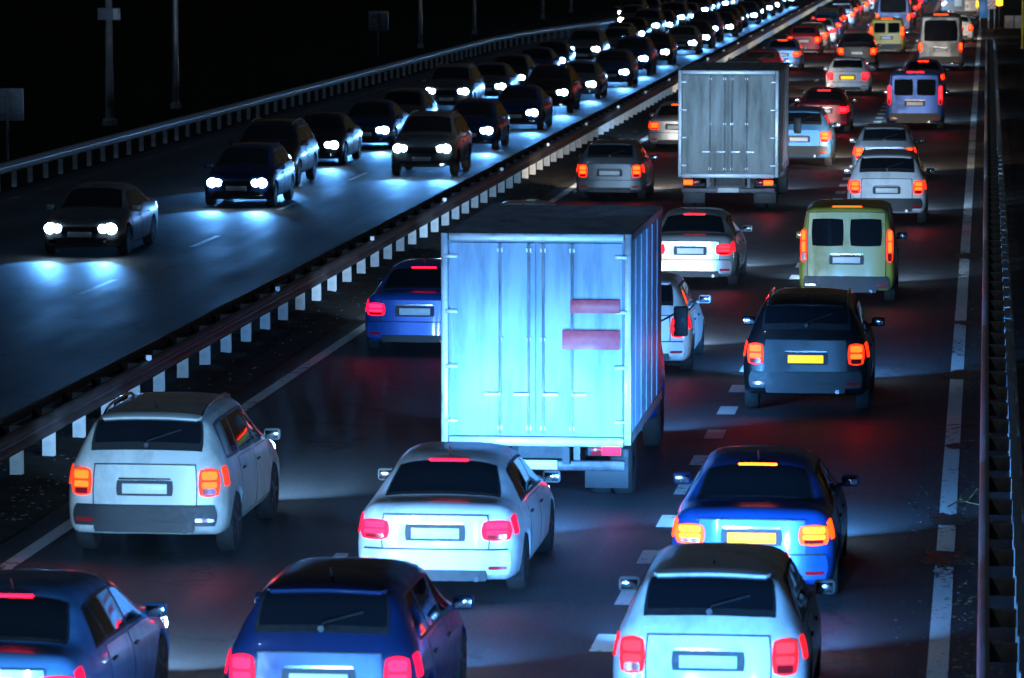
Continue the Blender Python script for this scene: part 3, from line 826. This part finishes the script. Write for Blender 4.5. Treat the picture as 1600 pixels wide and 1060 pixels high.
def make_truck(name, boxm, bw, bh, bl, floor, cabm, lamps=M_RED, glow_boards=False):
    """box lorry; rear of the box at y=0, front along +y"""
    root = empty(name)
    z0 = floor; z1 = floor + bh
    hw = bw / 2
    bm = bmesh.new(); add_box(bm, 0, bl / 2, (z0 + z1) / 2, bw - .03, bl, bh, .02, 2); box = link_bm('cargo_box', bm, boxm, root)
    # aluminium corner posts and rails round the rear frame
    for s in (-1, 1):
        box_obj('corner_post', (s * (hw - .035), -.012, (z0 + z1) / 2), (.09, .07, bh + .02), M_GALV, box, .012)
        box_obj('side_rail', (s * (hw - .012), bl / 2, z0 + .05), (.03, bl - .1, .12), M_GALV, box, .008)
        box_obj('roof_rail', (s * (hw - .012), bl / 2, z1 - .05), (.03, bl - .1, .09), M_GALV, box, .008)
        for k in range(1, 6): box_obj('side_rib', (s * (hw - .011), bl * k / 6, (z0 + z1) / 2), (.016, .035, bh - .24), boxm, box, .004)
    box_obj('header', (0, -.012, z1 - .04), (bw - .17, .06, .10), M_GALV, box, .012)
    box_obj('sill', (0, -.02, z0 + .03), (bw - .17, .09, .12), M_GALV, box, .012)
    for s in (-1, 1):
        w = (bw - .20) / 2
        d = box_obj('rear_door', (s * (w / 2 + .004), -.018, (z0 + z1) / 2 + .01), (w - .012, .035, bh - .24), boxm, root, .008)
        for k in range(2):
            x = s * (.09 + k * .36)
            bm = bmesh.new(); add_tube(bm, [(x, -.058, z0 + .12), (x, -.058, z1 - .12)], .016, 8)
            for zz in (z0 + .2, (z0 + z1) / 2, z1 - .2): add_box(bm, x, -.048, zz, .07, .025, .05)
            add_box(bm, x + s * .09, -.07, z0 + .62, .2, .02, .035)
            link_bm('lock_bar', bm, M_GALV, d)
        for k in range(4):
            box_obj('hinge', (s * (w - .02), -.045, z0 + .28 + k * (bh - .56) / 3), (.16, .02, .05), M_GALV, d, .005)
    if glow_boards:  # boards added for the tail lamp glow lying over the rear doors
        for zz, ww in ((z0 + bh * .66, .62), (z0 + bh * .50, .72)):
            box_obj('glow_board', (hw - .47 + (.72 - ww) / 2 - .02, -.072, zz), (ww, .012, .17 + .07 * (ww > .7)), M_REDBOARD, root, .004)
    # chassis, bumper bar, lamps
    bm = bmesh.new()
    for s in (-1, 1): add_box(bm, s * .38, bl / 2 + .6, floor - .14, .09, bl + 1.4, .22)
    for k in range(5): add_box(bm, 0, .3 + k * bl / 5, floor - .14, .68, .08, .16)
    link_bm('chassis', bm, M_BLACK, root)
    bm = bmesh.new(); add_box(bm, 0, .10, .52, bw - .15, .10, .13, .02)
    for s in (-1, 1): add_box(bm, s * .5, .14, .70, .08, .08, .3)
    ub = link_bm('underrun_bar', bm, M_GALVD, root)
    for s in (-1, 1):
        lb = box_obj('tail_light', (s * (hw - .32), .035, .72), (.44, .07, .14), M_BLACK, root, .015)
        box_obj('lens', (s * (hw - .24), -.004, .72), (.22, .02, .11), lamps, lb, .01)
        box_obj('indicator', (s * (hw - .43), -.004, .72), (.13, .02, .11), M_DEADRED, lb, .01)
        box_obj('mud_flap', (s * (hw - .35), .62, .42), (.55, .02, .5), M_BLACK, root, .004)
    plate(root, .03, .53, 1)
    r = .42
    for y in (1.35,):
        for s in (-1, 1):
            wheel(root, s * (hw - .19), y, r, .25, s); wheel(root, s * (hw - .47), y, r, .25, s)
    # cab
    cy_ = bl + .12
    H = Hull([(cy_, floor + 1.55, hw * .74, floor + 1.46, hw * .90, floor + .55, hw * .92, .48), (cy_ + .3, floor + 1.75, hw * .76, floor + 1.64, hw * .92, floor + .55, hw * .94, .45), (cy_ + .9, floor + 1.74, hw * .76, floor + 1.62, hw * .92, floor + .52, hw * .94, .45),
              (cy_ + 1.35, floor + 1.2, hw * .80, floor + 1.1, hw * .92, floor + .46, hw * .94, .45), (cy_ + 1.75, floor + .5, hw * .78, floor + .46, hw * .9, floor + .32, hw * .92, .48)], hw * .94, .02, .10, 0, 0, .08)
    H.body('cab', cabm, root, (cy_ + .9,), r)
    H.patch('windshield', M_GLASS, root, H.top(cy_ + 1.0, cy_ + 1.62, 1.7, 1.8), 10, 5, .006, .02, .12)
    for s in (-1, 1):
        H.patch('side_window', M_GLASS, root, H.side(s, cy_ + .35, cy_ + 1.25, 2.25, 2.85, 0, -.2), 6, 4, .005, .02, .12)
        m = H.ring(cy_ + 1.2, s * 2.8)
        box_obj('mirror', (s * (hw + .16), m.y, m.z + .3), (.2, .08, .42), M_BLACK, root, .03)
        bm = bmesh.new(); add_tube(bm, [(m.x, m.y, m.z + .3), (s * (hw + .1), m.y, m.z + .42)], .015, 6); link_bm('mirror_arm', bm, M_BLACK, root)
        wheel(root, s * (hw - .2), cy_ + .9, r, .25, s)
        t = H.patch('headlight', M_GLASS, root, H.cap('f', min(s * hw * .5, s * hw * .8), max(s * hw * .5, s * hw * .8), .62, .82), 5, 4, .01, .04, .3)
    root['_len'] = cy_ + 1.75
    return root

KIT = {}
for sp in (HATCH, SEDAN, SUV, VAN, MINIBUS):
    KIT[sp['name']] = make_car(sp); register(KIT[sp['name']])
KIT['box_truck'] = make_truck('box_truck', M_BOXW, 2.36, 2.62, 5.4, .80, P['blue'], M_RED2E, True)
register(KIT['box_truck'])
USED = set()
MESH_CACHE = {}
FRONT = {'hatchback': (2.08, .58, .63), 'sedan': (2.34, .61, .61), 'suv': (2.22, .63, .78), 'small_van': (2.2, .62, .71), 'minibus': (2.9, .73, .81)}
REAR = {'hatchback': 2.05, 'sedan': 2.32, 'suv': 2.2, 'small_van': 2.2, 'minibus': 2.9}

def recolour(o, table):
    """give a copied part its own material by swapping to a cached mesh with other slots"""
    m = o.data.materials[0] if o.type == 'MESH' and o.data.materials else None
    if m and m.name in table:
        key = (o.data.name, table[m.name].name)
        if key not in MESH_CACHE:
            me = o.data.copy(); me.materials[0] = table[m.name]; MESH_CACHE[key] = me
        o.data = MESH_CACHE[key]
    for c in KIDS.get(o.name, ()): recolour(c, table)

CAT = {'hatchback': 'car', 'sedan': 'car', 'suv': 'car', 'small_van': 'van', 'minibus': 'minibus', 'box_truck': 'truck'}
ALLV = []
def vehicle(kind, colour, x, y, label, group, oncoming=False, lamp=None, power=1.0, plate_glow=False, turn=0., headlamp=None, scale=1.0):
    """y = where the end that faces the camera stands"""
    src = KIT[kind]
    c = copy_tree(src)
    half = 0 if kind == 'box_truck' else (FRONT[kind][0] if oncoming else REAR[kind])
    c.location = (x, y + half * scale, 0)
    c.rotation_euler = (0, 0, (math.pi if oncoming else 0) + R(turn))
    c.scale = (scale,) * 3
    tag(c, label, CAT[kind], group)
    t = {'paint_white': P[colour]} if kind != 'box_truck' else {}
    if oncoming: t['lamp_element_red'] = M_DARKRED; t['tail_lamp_red'] = M_DARKRED
    elif lamp: t['tail_lamp_red'] = lamp; t['lamp_element_red'] = LAMP_IN[lamp.name]
    if oncoming and headlamp: t['headlamp_white'] = headlamp
    if not oncoming:
        pass
    if plate_glow: t['number_plate'] = M_PLATEL
    if t: recolour(c, t)
    if power > 0 and kind != 'box_truck':
        fy, fx, fz = FRONT[kind]
        if oncoming:
            for s in (-1, 1): beam(c, (s * fx, fy + .12, fz), BEAM * .8 * power, size=46, down=12)
        else:
            bc = HEAD_COL if y < 70 and x > -8 else ((.28, .58, 1.0) if y < 60 else NEUTRAL if y < 95 else (NEUTRAL, WARM)[len(ALLV) % 2])
            for s in (-1, 1): beam(c, (s * fx, fy + .12, fz), BEAM * (1.6 if y < 60 else 1.7) * power, size=95, down=1.6, col=bc)
    elif kind == 'box_truck' and power > 0:
        L = c['_len']
        for s in (-1, 1): beam(c, (s * .8, L + .15, .75), BEAM * 1.6 * power, size=95, down=2)
    ALLV.append(c)
    return c

G = 'traffic driving away in the right carriageway'
# ---- near queue, right lane
vehicle('hatchback', 'white', -2.42, 38.9, 'white car with red tail lights cut off by the bottom edge, right lane', G, lamp=M_RED, power=1.0)
vehicle('sedan', 'blue', -2.44, 46.6, 'deep blue saloon with glowing yellow tail lights and amber-glowing number plate, right lane', G, lamp=M_YEL, plate_glow=True, power=1.1)
vehicle('suv', 'black', -2.60, 64.6, 'black car with orange tail lights between the blue saloon and the yellow van', G, lamp=M_HOT, plate_glow=True, power=1.0)
vehicle('small_van', 'olive', -2.58, 83.0, 'olive yellow van with tall orange tail lights in the right lane', G, lamp=M_HOT, power=.6)
vehicle('suv', 'white', -2.30, 104.0, 'white car with orange tail lights just ahead of the olive yellow van', G, lamp=M_HOT, power=.7)
vehicle('hatchback', 'silver', -2.75, 121.0, 'silver car with orange tail lights behind the dark blue van', G, lamp=M_HOT, power=.8)
vehicle('small_van', 'blue', -2.38, 149.5, 'dark blue van with tall tail lights in the right lane', G, lamp=M_RED, power=.7, scale=1.06)
vehicle('sedan', 'purple', -2.5, 176.0, 'dark violet saloon behind the grey minibus', G, lamp=M_HOT, plate_glow=True, power=.7)
vehicle('minibus', 'grey', -2.10, 205.0, 'tall grey minibus with a big dark rear window', G, lamp=M_HOT, power=.6)
vehicle('hatchback', 'white', -1.6, 250.0, 'white car with orange tail lights right of the grey minibus', G, lamp=M_HOT, power=.6)
# ---- middle lane
vehicle('hatchback', 'navy', -5.75, 37.6, 'dark blue hatchback cut off by the bottom edge behind the white saloon', G, lamp=M_RED2, power=.8)
vehicle('sedan', 'white', -5.85, 46.6, 'white saloon with red tail lights right behind the pale blue box truck', G, lamp=M_RED2, power=.72)
tr = KIT['box_truck']; register(tr)
vehicle('box_truck', 'blue', -5.53, 54.2, 'big pale blue box truck with two added red glow boards on its rear doors', G, power=1.0)
vehicle('hatchback', 'white', -5.55, 70.0, 'white car peeping out ahead of the big pale blue box truck', G, lamp=M_RED, power=.8)
vehicle('sedan', 'silver', -5.75, 86.2, 'silver saloon with red tail lights behind the grey box truck', G, lamp=M_RED, power=.9)
vehicle('suv', 'skyblue', -5.35, 127.0, 'pale blue car with tail lights right of the grey box truck', G, lamp=M_HOT, power=1.0)
vehicle('sedan', 'maroon', -5.4, 147.0, 'maroon saloon ahead of the pale blue car in the middle lane', G, lamp=M_RED, power=.8)
vehicle('hatchback', 'white', -5.52, 177.0, 'small white car with red tail lights left of the dark blue van', G, lamp=M_RED, plate_glow=True, power=.8)
vehicle('suv', 'black', -5.93, 204.0, 'black car with silver roof rails behind the bright yellow van', G, lamp=M_HOT, power=.8)
vehicle('small_van', 'yellow', -5.11, 228.0, 'bright yellow van in the distance left of the grey minibus', G, lamp=M_HOT, power=.7)
vehicle('minibus', 'navy', -5.5, 262.0, 'dark blue minibus beyond the bright yellow van', G, lamp=M_HOT, power=.5)
# ---- left lane
vehicle('sedan', 'skyblue', -8.55, 36.6, 'blue saloon cut off by the bottom left corner of the picture', G, lamp=M_RED2, power=1.0)
vehicle('suv', 'cream', -9.53, 49.2, 'cream tall car with orange tail lights in the left lane near the median', G, lamp=M_HOT, power=1.1)
vehicle('sedan', 'blue', -9.45, 72.6, 'blue saloon half hidden on the left behind the pale blue box truck', G, lamp=M_RED2, power=1.0)
vehicle('sedan', 'cream', -9.40, 88.0, 'cream saloon with red tail lights beyond the pale blue box truck', G, lamp=M_RED, power=1.0)
vehicle('hatchback', 'grey', -9.55, 112.0, 'grey hatchback left of the grey box truck', G, lamp=M_HOT, power=.9)
vehicle('sedan', 'silver', -9.5, 135.5, 'silver saloon with orange tail lights just ahead of the grey hatchback', G, lamp=M_HOT, power=.9)
vehicle('suv', 'grey', -9.32, 169.0, 'dark grey car with orange tail lights beyond the grey box truck', G, lamp=M_HOT, power=.8)
vehicle('hatchback', 'maroon', -9.5, 187.0, 'maroon hatchback in the left lane close to the median barrier', G, lamp=M_HOT, power=.8)
vehicle('sedan', 'skyblue', -9.41, 204.0, 'pale blue saloon beside the median barrier in the distance', G, lamp=M_HOT, power=.8)

# the queue goes on below the frame: the next car of each lane, whose headlamps light the tails in view
for kk, cc, xx, yy, ll in (('sedan', 'grey', -2.3, 29.6, 'grey saloon following the white car of the right lane'), ('hatchback', 'grey', -5.7, 28.2, 'grey hatchback following the dark blue car of the middle lane'), ('hatchback', 'silver', -9.0, 27.6, 'silver hatchback following the blue saloon of the left lane')):
    vehicle(kk, cc, xx, yy, ll, G, lamp=M_RED, power=1.0 if xx > -4 else .8)

# grey box truck: own builder call with sage panels
KIT['grey_truck'] = make_truck('box_truck', M_BOXG, 2.46, 2.62, 6.0, .86, P['grey'], M_HOTE)
register(KIT['grey_truck'])
g = KIT['grey_truck']; g.location = (-6.30, 108.4, 0)
tag(g, 'plain grey box truck in the middle of the traffic', 'truck', G)
for s in (-1, 1): beam(g, (s * .8, g['_len'] + .15, .75), BEAM, size=95, down=2, col=NEUTRAL)

# ---- far traffic
far = [('hatchback', 'red', -9.3, 226, 'red hatchback far off in the left lane'), ('sedan', 'white', -9.1, 243, 'white saloon far off in the left lane'),
       ('suv', 'black', -9.4, 262, 'black car far off beside the end of the median barrier'), ('hatchback', 'silver', -9.2, 281, 'silver hatchback far off in the left lane'),
       ('sedan', 'maroon', -9.3, 300, 'maroon saloon far off near the top edge'), ('suv', 'white', -9.0, 320, 'white tall car far off near the top edge'), ('sedan', 'grey', -9.2, 341, 'grey saloon at the far end of the left lane'),
       ('sedan', 'white', -5.6, 246, 'white saloon between the yellow van and the dark blue minibus'), ('suv', 'grey', -5.6, 286, 'grey tall car beyond the dark blue minibus'), ('hatchback', 'red', -5.4, 305, 'red hatchback far off in the middle lane'),
       ('sedan', 'black', -5.7, 326, 'black saloon far off in the middle lane'), ('hatchback', 'blue', -5.5, 345, 'blue hatchback at the far end of the middle lane'),
       ('sedan', 'red', -2.3, 236, 'red saloon hidden ahead of the grey minibus'), ('minibus', 'white', -1.55, 298, 'white minibus with amber lamps at the far end of the right lane'), ('suv', 'maroon', -2.4, 322, 'maroon tall car at the far end of the right lane')]
GF = 'distant cars of the thick queue near the top edge'
for i in range(14):
    lane = i % 3
    far.append((('hatchback', 'sedan', 'suv')[(i * 2) % 3], ('grey', 'black', 'maroon', 'navy')[i % 4], (-9.3, -5.5, -2.4)[lane] + random.uniform(-.2, .2), {0: (234.5, 254, 273.5, 293, 312.5), 1: (295.5, 315.5, 335.5, 355, 275), 2: (330, 339, 348, 357, 366)}[lane][i // 3], None))
for i, (k, c, x, y, lab) in enumerate(far):
    vehicle(k, c, x, y, lab or 'dark distant car with glowing tail lights in the thick queue near the top edge', G if lab else GF, lamp=M_AMB if k == 'minibus' else (M_HOT, M_RED, M_HOT)[i % 3], power=.6)

# ---- oncoming carriageway
GO = 'oncoming cars with white headlights'
on = [
    ('sedan', 'grey', -19.3, 92.6, 'grey saloon with white headlights, nearest car in the middle oncoming lane'),
    ('hatchback', 'navy', -18.6, 108.4, 'navy hatchback with white headlights, second car in the middle oncoming lane'),
    ('suv', 'black', -19.35, 116.6, 'black tall car with white headlights, third car in the middle oncoming lane'),
    ('suv', 'grey', -15.65, 121.8, 'grey tall car with white headlights, nearest oncoming car beside the median barrier'),
    ('sedan', 'black', -19.5, 126.5, 'black saloon with white headlights, fourth car in the middle oncoming lane'),
    ('hatchback', 'navy', -15.9, 135.0, 'navy hatchback with white headlights, second oncoming car beside the median barrier'),
    ('sedan', 'navy', -19.2, 135.2, 'navy saloon with white headlights, fifth car in the middle oncoming lane'),
    ('hatchback', 'grey', -19.2, 143.0, 'grey hatchback with white headlights, sixth car in the middle oncoming lane'),
    ('sedan', 'navy', -15.8, 147.5, 'navy saloon with white headlights, third oncoming car beside the median barrier'),
    ('suv', 'black', -16.0, 160.0, 'black tall car with white headlights, fourth oncoming car beside the median barrier'),
    ('suv', 'grey', -19.7, 160.5, 'grey tall car with white headlights, seventh car in the middle oncoming lane'),
    ('sedan', 'grey', -19.3, 169.5, 'grey saloon with white headlights, eighth car in the middle oncoming lane'),
    ('sedan', 'grey', -16.0, 172.0, 'grey saloon with white headlights, fifth oncoming car beside the median barrier'),
    ('hatchback', 'black', -19.4, 178.0, 'black hatchback with white headlights, ninth car in the middle oncoming lane'),
    ('hatchback', 'navy', -15.7, 184.5, 'navy hatchback with white headlights, sixth oncoming car beside the median barrier'),
    ('sedan', 'navy', -19.5, 189.0, 'navy saloon with white headlights, tenth car in the middle oncoming lane'),
    ('suv', 'navy', -15.9, 197.0, 'navy tall car with white headlights, seventh oncoming car beside the median barrier'),
    ('sedan', 'navy', -19.8, 199.0, 'navy saloon with white headlights, eleventh car in the middle oncoming lane'),
    ('suv', 'grey', -19.2, 210.0, 'grey tall car with white headlights, twelfth car in the middle oncoming lane'),
    ('hatchback', 'black', -15.9, 211.0, 'black hatchback with white headlights, eighth oncoming car beside the median barrier'),
    ('hatchback', 'grey', -18.6, 221.0, 'grey hatchback with white headlights, thirteenth car in the middle oncoming lane'),
    ('sedan', 'grey', -15.6, 226.0, 'grey saloon with white headlights, ninth oncoming car beside the median barrier'),
    ('sedan', 'grey', -19.4, 232.0, 'grey saloon with white headlights, fourteenth car in the middle oncoming lane'),
    ('sedan', 'black', -19.6, 243.0, 'black saloon with white headlights, fifteenth car in the middle oncoming lane'),
    ('suv', 'navy', -15.8, 247.0, 'navy tall car with white headlights, tenth oncoming car beside the median barrier'),
    ('sedan', 'navy', -19.4, 262.0, 'navy saloon with white headlights, sixteenth car in the middle oncoming lane'),
    ('hatchback', 'black', -15.7, 266.0, 'black hatchback with white headlights, eleventh oncoming car beside the median barrier'),
    ('hatchback', 'grey', -22.0, 273.0, 'grey hatchback with white headlights, nearest car in the far left oncoming lane'),
    ('sedan', 'grey', -19.3, 283.0, 'grey saloon with white headlights, seventeenth car in the middle oncoming lane'),
    ('suv', 'grey', -22.9, 284.0, 'grey tall car with white headlights, second car in the far left oncoming lane'),
    ('sedan', 'navy', -15.6, 286.0, 'navy saloon with white headlights, twelfth oncoming car beside the median barrier'),
    ('suv', 'black', -19.5, 304.0, 'black tall car with white headlights, eighteenth car in the middle oncoming lane'),
    ('hatchback', 'navy', -22.7, 307.0, 'navy hatchback with white headlights, third car in the far left oncoming lane'),
    ('sedan', 'grey', -15.7, 308.0, 'grey saloon with white headlights, thirteenth oncoming car beside the median barrier'),
    ('hatchback', 'navy', -19.4, 327.0, 'navy hatchback with white headlights, nineteenth car in the middle oncoming lane'),
    ('sedan', 'grey', -22.8, 330.0, 'grey saloon with white headlights, fourth car in the far left oncoming lane'),
    ('suv', 'grey', -15.8, 331.0, 'grey tall car with white headlights, fourteenth oncoming car beside the median barrier')]
GN = 'distant oncoming cars of the white cluster'
for i in range(18):
    lane = i % 3
    on.append((('sedan', 'hatchback', 'suv')[(i * 2) % 3], ('black', 'grey', 'navy')[i % 3], (-15.7, -19.4, -22.7)[lane] + random.uniform(-.3, .3), (236.0, 252.5, 295.5)[lane] + (i // 3) * 20.5 + (i % 2) * .8, None))
for i, (k, c, x, y, lab) in enumerate(on):
    warm = k == 'hatchback' and y > 255 and x < -20
    vehicle(k, c, x, y, lab or 'dark oncoming car in the white headlight cluster near the top edge', GO if lab else GN, oncoming=True, power=1.0 if y < 200 else .7, headlamp=M_HEADW if warm else None)

# the unused builders stand nowhere: remove the prototypes
def remove_tree(o):
    for c in KIDS.get(o.name, ()): remove_tree(c)
    bpy.data.objects.remove(o)
for k in ('hatchback', 'sedan', 'suv', 'small_van', 'minibus', 'box_truck'):
    remove_tree(KIT[k])
for o in list(COL.objects):
    if '_len' in o.keys(): del o['_len']
NAMES = {'car': None}

# ------------------------------------------------------------------ road works at the far right
M_YPOST = noisy('yellow_post_paint', (.55, .42, .02), (.68, .52, .03), 5, 4, (.4, .6))
yp = empty('yellow_post', (1.95, 239.4, -.05)); tag(yp, 'tall yellow post at the right picture edge', 'post')
bm = bmesh.new(); add_lathe(bm, [(.07, -.1), (.07, 5.2), (.03, 5.24)], 14); link_bm('shaft', bm, M_YPOST, yp)
bm = bmesh.new(); add_lathe(bm, [(.16, 0), (.16, .05), (.10, .06)], 14); link_bm('base_plate', bm, M_STEELP, yp)

M_HEADW2 = principled('warning_white', (.9, .9, .8), .2, emit=(1, .95, .8), estr=6)
M_SBLUE = principled('sign_blue', (.03, .22, .55), .35); M_SWHITE = principled('sign_white', (.8, .82, .82), .35)
tr = empty('sign_trailer', (-2.05, 273, 0)); tag(tr, 'road works trailer with a round blue arrow sign and a white square panel', 'trailer')
box_obj('deck', (0, .6, .55), (1.5, 2.2, .12), M_YPOST, tr, .02)
for s_ in (-1, 1): wheel(tr, s_ * .86, .9, .30, .18, s_)
box_obj('mast', (0, 0, 1.5), (.10, .10, 1.8), M_STEELP, tr, .01)
box_obj('backboard', (.0, -.08, 1.9), (1.45, .04, 1.3), M_SIGNB, tr, .02)
bm = bmesh.new(); add_lathe(bm, [(.36, -.015), (.36, .015)], 28, 'Y', (-.2, -.125, 2.12)); bs = link_bm('round_sign', bm, M_SBLUE, tr)
bm = bmesh.new()
bmesh.ops.create_cube(bm, size=1, matrix=Matrix.Translation((-.2, -.146, 2.12)) @ Matrix.Rotation(R(45), 4, 'Y') @ Matrix.Diagonal((.08, .01, .5, 1)))
bmesh.ops.create_cube(bm, size=1, matrix=Matrix.Translation((-.28, -.146, 1.98)) @ Matrix.Diagonal((.26, .008, .08, 1)))
link_bm('arrow', bm, M_SWHITE, bs, False)
box_obj('square_panel', (.30, -.125, 1.72), (.44, .03, .44), M_SWHITE, tr, .01)
for k in (-.62, -.48): 
    bm = bmesh.new(); add_lathe(bm, [(.07, 0), (.07, .04)], 14, 'Y', (k, -.15, 1.62 + (.1 if k > -.5 else 0))); link_bm('warning_lamp', bm, M_HEADW2, tr)
bd = empty('barrier_board', (.32, 278, 0)); tag(bd, 'red and white striped barrier board beside the amber warning lamp', 'barrier board')
box_obj('leg', (-.18, 0, .75), (.05, .05, 1.5), M_STEELP, bd, .005); box_obj('leg', (.18, 0, .75), (.05, .05, 1.5), M_STEELP, bd, .005)
pn = box_obj('panel', (0, -.05, 1.55), (.50, .03, .62), M_SWHITE, bd, .006)
bm = bmesh.new()
for k in range(-2, 3):
    z = 1.55 + k * .26
    pts = [(-.245, z - .30), (.245, z + .10), (.245, z + .22), (-.245, z - .18)]
    pts = [(x, min(max(zz, 1.25), 1.85)) for x, zz in pts]
    vs_ = [bm.verts.new((x, -.069, zz)) for x, zz in pts]
    bm.faces.new(vs_)
link_bm('stripes', bm, M_REDBOARD, pn, False)
wl = empty('warning_light', (.80, 278, 0)); tag(wl, 'amber warning lamp glowing on a dark post at the far right', 'warning lamp')
bm = bmesh.new(); add_lathe(bm, [(.16, 0), (.14, .1), (.05, .14), (.05, 1.45)], 14); link_bm('post', bm, M_BLACK, wl)
bm = bmesh.new(); add_lathe(bm, [(.12, 1.45), (.19, 1.5), (.19, 1.78), (.10, 1.86)], 18); link_bm('lamp', bm, M_AMB, wl)
pc = empty('blue_panel', (-.15, 279.5, 0)); tag(pc, 'bright blue panel standing left of the striped barrier board', 'panel')
box_obj('sheet', (0, 0, 1.3), (.62, .05, 1.3), M_SBLUE, pc, .01)
for s_ in (-1, 1): box_obj('leg', (s_ * .26, .05, .9), (.05, .05, 1.8), M_STEELP, pc, .005)
for k in range(3):
    o = box_obj('concrete_block', (0, 0, .4), (.58, .5, .8), M_CONC, None, .05); o.location = (1.42 + k * .62, 279 + k * .1, 0)
    tag(o, ('dark concrete block nearest the warning lamp', 'dark concrete block in the middle of the short row', 'dark concrete block next to the yellow post')[k], 'concrete block', 'concrete blocks beyond the end of the barrier')
bm = bmesh.new()
add_tube(bm, [(-.42, 54.6, .02), (-.30, 54.9, .05), (-.18, 55.0, .04), (-.05, 55.3, .16)], .012, 6); add_tube(bm, [(-.2, 55.0, .04), (-.12, 54.7, .06), (.0, 54.6, .05)], .008, 6); add_tube(bm, [(-.3, 54.9, .05), (-.24, 55.5, .07)], .006, 6)
tag(link_bm('broken_branch', bm, M_LEAF, None), 'pale broken branch lying between the edge line and the roadside barrier', 'branch')
# ------------------------------------------------------------------ end
